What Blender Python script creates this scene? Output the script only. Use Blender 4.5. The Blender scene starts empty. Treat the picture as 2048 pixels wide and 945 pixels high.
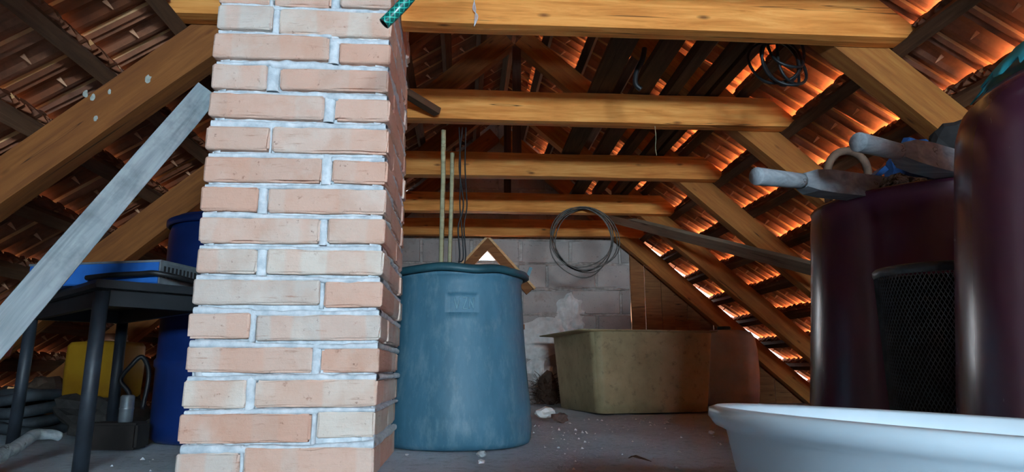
import bpy, bmesh, math, random
from mathutils import Vector, Matrix, noise
R = random.Random(7)
SC = bpy.context.scene
COL = SC.collection

# ------------------------------------------------------------------ camera
def rad(d): return d * math.pi / 180
PITCH, YAW, ROLL, FPX = rad(11.386), rad(4.02), rad(-0.0965), 1340.0
fw = Vector((math.sin(YAW) * math.cos(PITCH), math.cos(YAW) * math.cos(PITCH), math.sin(PITCH)))
rt = Vector((math.cos(YAW), -math.sin(YAW), 0)); up = rt.cross(fw)
r2 = rt * math.cos(ROLL) + up * math.sin(ROLL); u2 = up * math.cos(ROLL) - rt * math.sin(ROLL)
cam_d = bpy.data.cameras.new('camera'); cam = bpy.data.objects.new('camera', cam_d); COL.objects.link(cam)
cam_d.sensor_width = 36; cam_d.lens = FPX / 2048 * 36; cam_d.clip_start = .02; cam_d.clip_end = 200
CAM = Vector((0, 0, .25))
M = Matrix((r2, u2, -fw)).transposed().to_4x4(); M.translation = CAM
cam.matrix_world = M
SC.camera = cam

# ------------------------------------------------------------------ sky, sun, window light, exposure
W = bpy.data.worlds.new('sky'); SC.world = W; W.use_nodes = True
wn = W.node_tree; wn.nodes.clear()
wo = wn.nodes.new('ShaderNodeOutputWorld'); wb = wn.nodes.new('ShaderNodeBackground')
wb.inputs[0].default_value = (.86, .93, 1, 1); wb.inputs[1].default_value = 5.0
wn.links.new(wb.outputs[0], wo.inputs[0])
sun_d = bpy.data.lights.new('sun', 'SUN'); sun = bpy.data.objects.new('sun', sun_d); COL.objects.link(sun)
sun_d.energy = 360; sun_d.angle = rad(1); sun_d.color = (1, .93, .82)
SUN_DIR = Vector((math.cos(rad(15)) * math.cos(rad(8)), math.cos(rad(15)) * math.sin(rad(8)), math.sin(rad(15))))
sun.rotation_euler = SUN_DIR.to_track_quat('Z', 'Y').to_euler(); sun.location = (12, 4, 6)
win_d = bpy.data.lights.new('window_daylight', 'AREA'); win = bpy.data.objects.new('window_daylight', win_d); COL.objects.link(win)
win_d.shape = 'RECTANGLE'; win_d.size = 1.0; win_d.size_y = .22; win_d.energy = 225; win_d.color = (.64, .84, 1)
win.location = (.52, -2.66, .75); win.rotation_euler = (rad(90), 0, rad(180))
win.rotation_euler = Vector((0, -1, 0)).to_track_quat('Z', 'Y').to_euler()
SC.view_settings.view_transform = 'Standard'; SC.view_settings.look = 'None'
SC.view_settings.exposure = 0.0; SC.view_settings.gamma = 1.0; SC.view_settings.use_curve_mapping = False
SC.cycles.max_bounces = 8; SC.cycles.diffuse_bounces = 6; SC.cycles.use_denoising = True
SC.cycles.sample_clamp_indirect = 8.0

# ------------------------------------------------------------------ helpers
def lin(h):
    h = h.lstrip('#'); v = [int(h[i:i + 2], 16) / 255 for i in (0, 2, 4)]
    return tuple(((c + .055) / 1.055) ** 2.4 if c > .04045 else c / 12.92 for c in v) + (1,)

class N:
    """a small node-graph writer"""
    def __init__(s, name, rough=.7, metal=0, spec=.5):
        s.m = bpy.data.materials.new(name); s.m.use_nodes = True
        s.t = s.m.node_tree; s.b = s.t.nodes['Principled BSDF']
        s.b.inputs['Roughness'].default_value = rough; s.b.inputs['Metallic'].default_value = metal
        s.b.inputs['Specular IOR Level'].default_value = spec
        s.tc = s.t.nodes.new('ShaderNodeTexCoord')
    def n(s, kind, **kw):
        o = s.t.nodes.new('ShaderNode' + kind)
        for k, v in kw.items(): setattr(o, k, v)
        return o
    def l(s, a, b): s.t.links.new(a, b); return b
    def mapping(s, scale, coord='Object', rand=True):
        mp = s.n('Mapping'); s.l(s.tc.outputs[coord], mp.inputs['Vector']); mp.inputs['Scale'].default_value = scale
        if rand:
            oi = s.n('ObjectInfo'); mu = s.n('Math', operation='MULTIPLY'); s.l(oi.outputs['Random'], mu.inputs[0]); mu.inputs[1].default_value = 37
            s.l(mu.outputs[0], mp.inputs['Location'])
        return mp.outputs[0]
    def noise(s, vec, scale, detail=4, rough=.6, dist=0):
        o = s.n('TexNoise'); s.l(vec, o.inputs['Vector']); o.inputs['Scale'].default_value = scale
        o.inputs['Detail'].default_value = detail; o.inputs['Roughness'].default_value = rough; o.inputs['Distortion'].default_value = dist
        return o.outputs['Fac']
    def ramp(s, fac, stops):
        o = s.n('ValToRGB'); s.l(fac, o.inputs[0]); e = o.color_ramp.elements
        while len(e) < len(stops): e.new(.5)
        for k, (p, c) in enumerate(stops): e[k].position = p; e[k].color = lin(c) if isinstance(c, str) else (c, c, c, 1)
        return o.outputs[0]
    def mix(s, a, b, fac, mode='MIX'):
        o = s.n('Mix', data_type='RGBA', blend_type=mode)
        for k, v in ((0, fac), (6, a), (7, b)):
            if hasattr(v, 'links'): s.l(v, o.inputs[k])
            elif k == 0: o.inputs[0].default_value = v
            else: o.inputs[k].default_value = lin(v) if isinstance(v, str) else v
        return o.outputs[2]
    def rand_tint(s, col, lo, hi):
        oi = s.n('ObjectInfo'); mr = s.n('MapRange'); s.l(oi.outputs['Random'], mr.inputs[0]); mr.inputs[3].default_value = lo; mr.inputs[4].default_value = hi
        hs = s.n('HueSaturation'); s.l(col, hs.inputs['Color']); s.l(mr.outputs[0], hs.inputs['Value']); return hs.outputs[0]
    def col(s, c):
        if isinstance(c, str): s.b.inputs['Base Color'].default_value = lin(c)
        else: s.l(c, s.b.inputs['Base Color'])
        return s
    def bump(s, h, strength=.3, dist=.01):
        o = s.n('Bump'); s.l(h, o.inputs['Height']); o.inputs['Strength'].default_value = strength; o.inputs['Distance'].default_value = dist
        s.l(o.outputs[0], s.b.inputs['Normal']); return s
    def rough(s, r): s.l(r, s.b.inputs['Roughness']); return s

def wood(name, a, b, c, knots=True, rough=.75, dirt=None):
    g = N(name, rough, spec=.25)
    v = g.mapping((1.2, 16, 16)); n1 = g.noise(v, 3.0, 6, .65, .6)
    col = g.ramp(n1, [(.28, a), (.52, b), (.75, c)])
    v2 = g.mapping((1.0, 1.0, 1.0)); n2 = g.noise(v2, 2.5, 3)
    col = g.mix(col, a, g.ramp(n2, [(.5, 0.0), (.78, .75)]))
    h = n1
    if knots:
        vk = g.mapping((4.2, 12, 12)); vo = g.n('TexVoronoi'); g.l(vk, vo.inputs['Vector']); vo.inputs['Scale'].default_value = 1.0
        k = g.ramp(vo.outputs['Distance'], [(.03, .8), (.11, 0.0)])
        col = g.mix(col, '#4a2410', k)
    vc = g.mapping((.6, 22, 22)); cr = g.noise(vc, 1.6, 2, .5, .25)
    crk = g.ramp(cr, [(.672, 0.0), (.69, 1.0), (.70, 0.0)])
    col = g.mix(col, '#2a170c', crk)
    if dirt: col = g.mix(col, dirt, g.ramp(g.noise(v2, 6, 5, .7), [(.5, 0.0), (.7, .8)]))
    col = g.rand_tint(col, .85, 1.12)
    g.col(col); g.bump(h, .25, .004); return g.m

def plain(name, a, b, scale=8, rough=.6, spec=.4, bump=.15, metal=0, mask=(.35, .65), stretch=(1, 1, 1), tint=None):
    g = N(name, rough, metal, spec); v = g.mapping(stretch); n = g.noise(v, scale, 6, .62)
    col = g.ramp(n, [(mask[0], a), (mask[1], b)])
    if tint: col = g.rand_tint(col, *tint)
    g.col(col); g.bump(n, bump, .004)
    return g.m

M_pine = wood('pine', '#b56a2a', '#d98f46', '#eaa95e')
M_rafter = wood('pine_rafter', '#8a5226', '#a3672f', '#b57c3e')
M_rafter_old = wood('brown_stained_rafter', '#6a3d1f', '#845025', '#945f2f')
M_old = wood('old_dark_wood', '#33241a', '#49352a', '#5c4536')
M_batten = wood('batten_wood', '#463122', '#5e4431', '#745942', knots=False)
M_grey = wood('weathered_grey_wood', '#6a7478', '#8e989b', '#a8b1b1', knots=False, dirt='#5d6468')
M_handle = wood('grey_handle_wood', '#6d7378', '#8a9196', '#a3a9ac', knots=False)
M_bamboo = wood('pale_stick_wood', '#7f7a5d', '#9a9474', '#aba585', knots=False)
M_edge_lit_band = wood('pale_edge_and_lit_band', '#c99b66', '#dfb683', '#ecca9c', knots=False)  # real pale wood at the vent edges; painted light on the rafter bands
M_board = wood('brown_board', '#7a4c2c', '#93603a', '#a97548')

def brick_mat():
    g = N('salmon_brick', .9, spec=.15)
    oi = g.n('ObjectInfo')
    base = g.ramp(oi.outputs['Random'], [(0, '#d2ac99'), (.3, '#dcc0b0'), (.55, '#d5b09d'), (.75, '#e2d4c6'), (1, '#cbbdb3')])
    v = g.mapping((1, 1, 1)); n = g.noise(v, 9, 5, .6); n2 = g.noise(v, 45, 5, .75)
    base = g.mix(base, '#c08a6c', g.ramp(n, [(.45, 0.0), (.75, .5)]))
    n3 = g.noise(v, 5, 4, .65)
    base = g.mix(base, '#e2d6ca', g.ramp(n3, [(.5, 0.0), (.68, .6)]))
    base = g.mix(base, '#7d5140', g.ramp(n2, [(.62, 0.0), (.72, .8)]))
    vs = g.mapping((7, 7, 60)); nst = g.noise(vs, 1.2, 5, .7)
    base = g.mix(base, '#a5745c', g.ramp(nst, [(.60, 0.0), (.72, .7)]))
    vb = g.mapping((5.5, .2, .4)); nb = g.noise(vb, 1.5, 0)
    base = g.mix(base, '#dda68c', g.ramp(nb, [(.5, 0.0), (.53, .35)]))
    ad = g.n('Math', operation='ADD'); g.l(n2, ad.inputs[0]); g.l(nst, ad.inputs[1]); g.col(base); g.bump(ad.outputs[0], .7, .006); return g.m
M_brick = brick_mat()
M_mortar = plain('pale_mortar', '#b4bfc6', '#e0e6ea', 30, .95, .1, .8)

def tile_mat(name, cols, dirt, amt):
    g = N(name, .85, spec=.2)
    oi = g.n('ObjectInfo')
    base = g.ramp(oi.outputs['Random'], [(0, cols[0]), (.4, cols[1]), (.7, cols[2]), (1, cols[3])])
    v = g.mapping((1, 1, 1)); n = g.noise(v, 14, 5, .65)
    base = g.mix(base, dirt, g.ramp(n, [(.45, 0.0), (.7, amt)]))
    g.col(base); g.bump(n, .2, .004); return g.m
M_tile = tile_mat('clay_tile_underside', ('#7e4a30', '#8a5439', '#906047', '#754b39'), '#543c31', .7)
M_tile_top = tile_mat('clay_tile_weather_side', ('#d39a64', '#dba772', '#e0b284', '#cf9f76'), '#b3855a', .5)
M_flash = plain('dull_zinc', '#4e5254', '#6a6e70', 8, .5, .4, .1, .6)
M_nib = plain('tile_nib_clay', '#c08a68', '#d9ab88', 20, .8)

def floor_mat():
    g = N('dusty_concrete', .95, spec=.15)
    v = g.mapping((1, 1, 1), rand=False); a = g.noise(v, 1.6, 6, .65); b = g.noise(v, 26, 6, .75); c = g.noise(v, 90, 3, .7)
    col = g.ramp(a, [(.3, '#a9b8c5'), (.55, '#bccad5'), (.75, '#ccd6dd')])
    col = g.mix(col, '#8d9aa6', g.ramp(b, [(.52, 0.0), (.66, .7)]))
    col = g.mix(col, '#dcdfdf', g.ramp(c, [(.68, 0.0), (.75, .8)]))
    g.col(col); g.bump(b, .6, .012); return g.m
M_floor = floor_mat()

def block_mat():
    g = N('cinder_block', .95, spec=.1)
    v = g.mapping((1, 1, 1)); n = g.noise(v, 40, 6, .75); n2 = g.noise(v, 5, 4, .6)
    col = g.ramp(n2, [(.3, '#a89e99'), (.6, '#b8afa9'), (.8, '#a48f84')])
    col = g.mix(col, '#6f6763', g.ramp(n, [(.58, 0.0), (.7, .8)]))
    col = g.rand_tint(col, .85, 1.12)
    g.col(col); g.bump(n, .7, .006); return g.m
M_block = block_mat()
M_wmortar = plain('wall_mortar', '#9b918a', '#c9c2bb', 22, .95, .1, .8)
M_plaster = plain('rough_plaster', '#cfcbc6', '#eae7e3', 18, .95, .1, .9)

def mesh_obj(name, verts, faces, mat, parent=None, loc=None, mats=None, smooth=False, fm=None):
    me = bpy.data.meshes.new(name); me.from_pydata([tuple(v) for v in verts], [], faces); me.update()
    for m in (mats or [mat]): me.materials.append(m)
    if fm:
        for p, i in zip(me.polygons, fm): p.material_index = i
    if smooth: me.polygons.foreach_set('use_smooth', [True] * len(me.polygons))
    o = bpy.data.objects.new(name, me); COL.objects.link(o)
    if parent: o.parent = parent
    if loc is not None: o.location = loc
    return o
def link_copy(o, parent=None):
    c = o.copy(); COL.objects.link(c); c.parent = parent; return c
def empty(name, loc=(0, 0, 0), rz=0):
    o = bpy.data.objects.new(name, None); COL.objects.link(o); o.location = loc; o.rotation_euler = (0, 0, rz); o.empty_display_size = .05
    return o
def tag(o, label, cat, group=None, kind=None):
    o['label'] = label; o['category'] = cat
    if group: o['group'] = group
    if kind: o['kind'] = kind
    return o
def struct(o, label, cat):
    o['kind'] = 'structure'; o['label'] = label; o['category'] = cat; return o

def jit(v, amp, freq, seed=0):
    return Vector(v) + noise.noise_vector(Vector(v) * freq + Vector((seed * 3.1, seed * 1.7, seed * 2.3))) * amp

def box_grid(sx, sy, sz, nx, ny, nz, fn=None):
    """surface of a box centred on 0, subdivided; fn(Vector)->Vector moves the points"""
    idx = {}; verts = []; faces = []
    def vid(i, j, k):
        if (i, j, k) not in idx:
            p = Vector(((i / nx - .5) * sx, (j / ny - .5) * sy, (k / nz - .5) * sz))
            idx[(i, j, k)] = len(verts); verts.append(fn(p) if fn else p)
        return idx[(i, j, k)]
    for i in range(nx):
        for j in range(ny):
            faces.append([vid(i, j, 0), vid(i, j + 1, 0), vid(i + 1, j + 1, 0), vid(i + 1, j, 0)])
            faces.append([vid(i, j, nz), vid(i + 1, j, nz), vid(i + 1, j + 1, nz), vid(i, j + 1, nz)])
    for i in range(nx):
        for k in range(nz):
            faces.append([vid(i, 0, k), vid(i + 1, 0, k), vid(i + 1, 0, k + 1), vid(i, 0, k + 1)])
            faces.append([vid(i, ny, k), vid(i, ny, k + 1), vid(i + 1, ny, k + 1), vid(i + 1, ny, k)])
    for j in range(ny):
        for k in range(nz):
            faces.append([vid(0, j, k), vid(0, j, k + 1), vid(0, j + 1, k + 1), vid(0, j + 1, k)])
            faces.append([vid(nx, j, k), vid(nx, j + 1, k), vid(nx, j + 1, k + 1), vid(nx, j, k + 1)])
    return verts, faces

def box(name, lo, hi, mat, parent=None, bev=.0, smooth=False):
    """axis box from lo to hi; origin at its centre"""
    lo, hi = Vector(lo), Vector(hi); c = (lo + hi) / 2; s = hi - lo
    bm = bmesh.new(); bmesh.ops.create_cube(bm, size=1); bmesh.ops.scale(bm, vec=s, verts=bm.verts)
    if bev: bmesh.ops.bevel(bm, geom=bm.edges[:], offset=bev, segments=2, affect='EDGES')
    me = bpy.data.meshes.new(name); bm.to_mesh(me); bm.free(); me.materials.append(mat)
    o = bpy.data.objects.new(name, me); COL.objects.link(o); o.location = c
    if parent: o.parent = parent
    return o

def beam(name, p0, p1, w, h, mat, parent=None, upv=(0, 0, 1), wob=.002, cut0=0, cut1=0, seed=0, seg=None):
    """rough-sawn timber from p0 to p1 (centre line), w across, h along upv; ends may be cut at an angle"""
    p0, p1, upv = Vector(p0), Vector(p1), Vector(upv); d = p1 - p0; L = d.length; x = d / L
    y = upv.cross(x).normalized(); z = x.cross(y)
    n = seg or max(4, int(L / .12))
    def fn(p):
        q = p.copy()
        t = q.x / L + .5
        q.x += (cut0 * (1 - t) + cut1 * t) * q.z
        e = noise.noise_vector(Vector((p.x * 3 + seed * 5.3, p.y * 9, p.z * 9 + seed))) * wob
        q += Vector((0, e.y, e.z))
        if abs(abs(p.y) - w / 2) < 1e-6 and abs(abs(p.z) - h / 2) < 1e-6:      # eased arrises
            q.y *= .975; q.z *= .975
        return q
    v, f = box_grid(L, w, h, n, 2, 2, fn)
    o = mesh_obj(name, v, f, mat)
    m = Matrix((x, y, z)).transposed().to_4x4(); m.translation = (p0 + p1) / 2
    if parent:
        o.parent = parent; o.matrix_local = (Matrix.Translation(parent.location) @ parent.rotation_euler.to_matrix().to_4x4()).inverted() @ m
    else: o.matrix_world = m
    return o

def spline(pts, n=8):
    pts = [Vector(p) for p in pts]; out = []
    for i in range(len(pts) - 1):
        a = pts[max(i - 1, 0)]; b = pts[i]; c = pts[i + 1]; d = pts[min(i + 2, len(pts) - 1)]
        for k in range(n):
            t = k / n
            out.append(.5 * ((2 * b) + (c - a) * t + (2 * a - 5 * b + 4 * c - d) * t * t + (3 * b - a - 3 * c + d) * t ** 3))
    out.append(pts[-1]); return out

def tube_data(path, rads, sides=8, cap=True):
    path = [Vector(p) for p in path]
    if not hasattr(rads, '__len__'): rads = [rads] * len(path)
    verts, faces = [], []; prev = None
    for i, p in enumerate(path):
        t = (path[min(i + 1, len(path) - 1)] - path[max(i - 1, 0)]).normalized()
        if prev is None: a = t.orthogonal().normalized()
        else: a = (prev - t * prev.dot(t)); a = a.normalized() if a.length > 1e-6 else t.orthogonal().normalized()
        prev = a; b = t.cross(a)
        for k in range(sides):
            an = 2 * math.pi * k / sides; verts.append(p + (a * math.cos(an) + b * math.sin(an)) * rads[i])
    for i in range(len(path) - 1):
        for k in range(sides):
            k2 = (k + 1) % sides; faces.append([i * sides + k, i * sides + k2, (i + 1) * sides + k2, (i + 1) * sides + k])
    if cap: faces.append(list(range(sides))[::-1]); faces.append([(len(path) - 1) * sides + k for k in range(sides)])
    return verts, faces
def tube(name, path, rads, mat, parent=None, sides=8, cap=True):
    v, f = tube_data(path, rads, sides, cap); o = mesh_obj(name, v, f, mat, None, smooth=True)
    if parent: attach(o, parent)
    return o
def attach(o, parent):
    """child built in world coordinates"""
    o.parent = parent; o.matrix_parent_inverse = (Matrix.Translation(parent.location) @ parent.rotation_euler.to_matrix().to_4x4()).inverted()
    return o

def lathe(name, prof, mat, loc=(0, 0, 0), parent=None, seg=64, fn=None, cap_bottom=True, cap_top=False, smooth=True):
    """prof: list of (r, z); rotated about z"""
    v, f = [], []
    for (r, z) in prof:
        for k in range(seg):
            a = 2 * math.pi * k / seg; p = Vector((r * math.cos(a), r * math.sin(a), z)); v.append(fn(p) if fn else p)
    for i in range(len(prof) - 1):
        for k in range(seg):
            k2 = (k + 1) % seg; f.append([i * seg + k, i * seg + k2, (i + 1) * seg + k2, (i + 1) * seg + k])
    if cap_bottom: f.append(list(range(seg))[::-1])
    if cap_top: f.append([(len(prof) - 1) * seg + k for k in range(seg)])
    o = mesh_obj(name, v, f, mat, parent, loc, smooth=smooth); return o

def stone(name, loc, size, mat, seed, squash=.6, sub=2):
    bm = bmesh.new(); bmesh.ops.create_icosphere(bm, subdivisions=sub, radius=1)
    for v in bm.verts:
        k = 1 + .45 * noise.noise(v.co * 1.3 + Vector((seed * 2.7, seed, 0))) + .2 * noise.noise(v.co * 3.1 + Vector((0, seed * 1.9, 0)))
        v.co *= k
        v.co.x *= size[0] / 2; v.co.y *= size[1] / 2; v.co.z *= size[2] / 2
    mz = min(v.co.z for v in bm.verts)
    for v in bm.verts: v.co.z = max(v.co.z - mz - size[2] * .12, 0)
    me = bpy.data.meshes.new(name); bm.to_mesh(me); bm.free(); me.materials.append(mat)
    o = bpy.data.objects.new(name, me); COL.objects.link(o); o.location = loc; o.rotation_euler = (0, 0, seed * 1.3); return o

# convex polygon clipping for walls under the roof
def clip(poly, a, b, c):
    """keep a*x+b*z<=c"""
    out = []
    for i in range(len(poly)):
        p, q = poly[i], poly[(i + 1) % len(poly)]; dp = a * p[0] + b * p[1] - c; dq = a * q[0] + b * q[1] - c
        if dp <= 0: out.append(p)
        if dp * dq < 0:
            t = dp / (dp - dq); out.append((p[0] + (q[0] - p[0]) * t, p[1] + (q[1] - p[1]) * t))
    return out
def area(p): return abs(sum(p[i][0] * p[(i + 1) % len(p)][1] - p[(i + 1) % len(p)][0] * p[i][1] for i in range(len(p)))) / 2
def minus(poly, hole):
    """poly minus a convex hole given as half planes a*x+b*z<=c; convex pieces"""
    out = []; rest = poly
    for (a, b, c) in hole:
        piece = clip(rest, -a, -b, -c)
        if len(piece) > 2 and area(piece) > 2e-4: out.append(piece)
        rest = clip(rest, a, b, c)
        if len(rest) < 3: break
    return out
def prism(name, poly, y0, y1, mat, parent=None, jitter=0, seed=0, bev=0):
    """polygon in x-z, from y0 (towards the camera) to y1; origin at its centre"""
    cx = sum(p[0] for p in poly) / len(poly); cz = sum(p[1] for p in poly) / len(poly)
    if sum(poly[i][0] * poly[(i + 1) % len(poly)][1] - poly[(i + 1) % len(poly)][0] * poly[i][1] for i in range(len(poly))) < 0: poly = poly[::-1]
    n = len(poly); v, f = [], []
    def shrink(p, s): return (p[0] + (cx - p[0]) / max(math.hypot(cx - p[0], cz - p[1]), 1e-4) * s, p[1] + (cz - p[1]) / max(math.hypot(cx - p[0], cz - p[1]), 1e-4) * s)
    rr = random.Random(seed)
    ring = [(p[0] + rr.uniform(-jitter, jitter), p[1] + rr.uniform(-jitter, jitter)) for p in poly]
    if bev: v += [Vector((shrink(p, bev)[0] - cx, y0, shrink(p, bev)[1] - cz)) for p in ring]
    v += [Vector((p[0] - cx, y0 + bev * .8, p[1] - cz)) for p in ring]
    v += [Vector((p[0] - cx, y1, p[1] - cz)) for p in ring]
    f.append(list(range(n))); lay = len(v) // n
    for L_ in range(lay - 1):
        for i in range(n):
            j = (i + 1) % n; f.append([L_ * n + i, (L_ + 1) * n + i, (L_ + 1) * n + j, L_ * n + j])
    f.append([(lay - 1) * n + i for i in range(n)][::-1])
    return mesh_obj(name, v, f, mat, parent, (cx, 0, cz))

# ------------------------------------------------------------------ roof frame numbers
T, XR, ZR = .87, .27, 2.13           # slope, ridge x, height where the rafter undersides meet
LS = math.hypot(1, T)
def roof(u, y, off, side):
    """point u metres down the slope from the ridge, off metres outward of the rafter undersides"""
    n = Vector((side * T, 0, 1)) / LS
    return Vector((XR + side * u / LS, y, ZR - T * u / LS)) + n * off
def under(x, off=0): return ZR + off * LS - T * abs(x - XR)
Y_BACK, Y_REAR = 5.42, -2.6
CH = (-.684, -.210, 1.72, 2.25)      # chimney footprint

# ------------------------------------------------------------------ floor
nx, ny = 90, 130; v, f = [], []
for j in range(ny + 1):
    for i in range(nx + 1):
        x = -2.36 + 5.24 * i / nx; y = Y_REAR + (Y_BACK + .1 - Y_REAR) * j / ny
        v.append(Vector((x, y, .012 * noise.noise(Vector((x * 1.7, y * 1.7, 0))) + .004 * noise.noise(Vector((x * 7, y * 7, 3))) - .006)))
for j in range(ny):
    for i in range(nx): a = j * (nx + 1) + i; f.append([a, a + 1, a + nx + 2, a + nx + 1])
floor = struct(mesh_obj('floor', v, f, M_floor, smooth=True), 'dusty grey concrete attic floor strewn with crumbs', 'floor')
box('floor_slab', (-2.36, Y_REAR, -.16), (2.88, Y_BACK + .1, -.03), M_floor, floor)

# ------------------------------------------------------------------ gable walls
def gable_poly(off): return [(-2.5, -.03), (3.04, -.03), (XR + (under(XR, off) + .03) / T, -.03), (XR, under(XR, off)), (XR - (under(XR, off) + .03) / T, -.03)]
def gable(off):
    p = [(-3.2, -.03), (3.8, -.03), (3.8, 3), (-3.2, 3)]
    k = under(XR, off); p = clip(p, T, 1, k + T * XR); p = clip(p, -T, 1, k - T * XR); return p
HX = .178                                              # vent: a peaked opening
hole = [(1, 0, HX + .26), (-1, 0, -HX + .26), (0, -1, -.62), (1.12, 1, 1.235 + 1.12 * HX), (-1.12, 1, 1.235 - 1.12 * HX)]
wall_back = empty('wall_back', (0, Y_BACK, 0)); struct(wall_back, 'far gable wall of rough cinder blocks with a peaked vent', 'wall')
WB = [q for q in [clip(p, 1, 0, 1.36) for p in minus(gable(.19), hole)] if len(q) > 2]
for k, p in enumerate(WB): prism('mortar_backing', p, .012, .16, M_wmortar, wall_back)
zc = [-.03, .07, .279, .488, .697, .906, 1.115, 1.324, 1.533, 1.742, 1.951, 2.16, 2.37]
bi = 0
for r in range(len(zc) - 1):
    x = -2.4 + (.21 if r % 2 else .0) - .01
    while x < 1.36:
        w = .405
        p = [(x + .008, zc[r] + .009), (x + w - .008, zc[r] + .009), (x + w - .008, zc[r + 1] - .009), (x + .008, zc[r + 1] - .009)]
        p = clip(p, 1, 0, 1.352); kk = under(XR, .18)
        if len(p) > 2: p = clip(p, T, 1, kk + T * XR)
        if len(p) > 2: p = clip(p, -T, 1, kk - T * XR)
        if len(p) > 2:
            for q in minus(p, hole):
                if area(q) > .002:
                    prism('block', q, R.uniform(-.006, .003), .1, M_block, wall_back, .004, bi, .005); bi += 1
        x += w + .005
# rough mortar squeezed out of the joints and a plaster smear
def smear(name, cx, cz, w, h, y, mat, parent, seed, amp=.016):
    nx, nz = 26, 22; v, f = [], []
    for j in range(nz + 1):
        for i in range(nx + 1):
            a = i / nx * 2 - 1; b = j / nz * 2 - 1
            e = math.hypot(a, b) + .45 * noise.noise(Vector((a * 2.2 + seed, b * 2.2, seed)))
            d = max(0, 1 - e); d = min(d * 2.2, 1)
            v.append(Vector((cx + a * w / 2, y + .012 - d * amp - .008 * d * noise.noise(Vector((a * 6, b * 6, seed))), cz + b * h / 2)))
    for j in range(nz):
        for i in range(nx):
            q = j * (nx + 1) + i; f.append([q, q + 1, q + nx + 2, q + nx + 1])
    return mesh_obj(name, v, f, mat, parent)
smear('plaster_patch', .66, .50, .54, .40, -.004, M_plaster, wall_back, 3.3, .034)
smear('plaster_patch', .86, .72, .26, .34, -.004, M_plaster, wall_back, 8.1, .032)
smear('plaster_patch', .60, .26, .22, .26, -.004, M_plaster, wall_back, 5.7, .03)
for k, (x, z, w) in enumerate([(.55, .906, .5), (1.0, .906, .7), (.75, .697, .7), (1.1, .488, .5), (.3, 1.115, .6), (.9, 1.115, .8), (-.1, 1.324, .8), (.7, 1.324, .9)]):
    smear('mortar_smear', x, z, w, .05, -.004, M_wmortar, wall_back, k * 1.9 + .4, .02)
# board wall right of the blocks
bw = empty('wall_boards', (0, Y_BACK, 0)); struct(bw, 'upright brown boards closing the gable right of the blocks', 'wall')
x = 1.362; k = 0
while x < 2.9:
    w = R.uniform(.10, .135); p = [(x, -.03), (x + w, -.03), (x + w, 2), (x, 2)]
    p = clip(p, T, 1, under(XR, .155) + T * XR)
    if len(p) > 2: prism('board', p, -.01 + .008 * (k % 2), .02 + .008 * (k % 2), M_board, bw, 0, k, .002)
    x += w + R.choice([.001, .006, .003]); k += 1
# vent frame
win1 = empty('window_1', (HX, Y_BACK, 0)); struct(win1, 'peaked wooden vent frame open to white sky', 'window')
def vent_board(p, q, w, y0, y1, name='frame_board', mat=None):
    """board whose outer edge runs p->q in x-z"""
    d = Vector((q[0] - p[0], q[1] - p[1])).normalized(); n = Vector((d.y, -d.x))
    if n.y > 0: n = -n
    P = [(p[0] - HX, p[1]), (q[0] - HX, q[1]), (q[0] - HX + n.x * w, q[1] + n.y * w), (p[0] - HX + n.x * w, p[1] + n.y * w)]
    return prism(name, P, y0, y1, mat or M_board, win1, 0, 0, .003)
for s in (-1, 1):
    vent_board((HX, 1.315), (HX + s * .37, .90), .068, -.045 + .004 * s, -.012 + .004 * s)
    vent_board((HX, 1.34), (HX + s * .39, .905), .018, -.075, -.006, 'frame_edge', M_edge_lit_band)
for s in (-1, 1): box('frame_board', (s * .235 - .025, -.04, .60), (s * .235 + .025, .12, 1.0), M_board, win1)
box('sill_board', (-.30, -.05, .575), (.30, .14, .615), M_board, win1)
# rear gable with the window that lights the attic
wall_rear = empty('wall_rear', (0, Y_REAR, 0)); struct(wall_rear, 'gable wall behind the viewer with a low window', 'wall')
whole = [(1, 0, 1.06), (-1, 0, .02), (0, 1, .89), (0, -1, -.61)]
for k, p in enumerate(minus(gable(.16), whole)): prism('masonry', p, -.12, 0, M_wmortar, wall_rear)
win2 = empty('window_2', (.52, Y_REAR, .75)); struct(win2, 'low wide window in the gable behind the viewer', 'window')
for (lo, hi) in [((-.54, -.1, -.14), (.54, -.04, -.115)), ((-.54, -.1, .115), (.54, -.04, .14)), ((-.54, -.1, -.115), (-.51, -.04, .115)), ((.51, -.1, -.115), (.54, -.04, .115))]:
    box('window_frame', lo, hi, M_board, win2)

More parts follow.
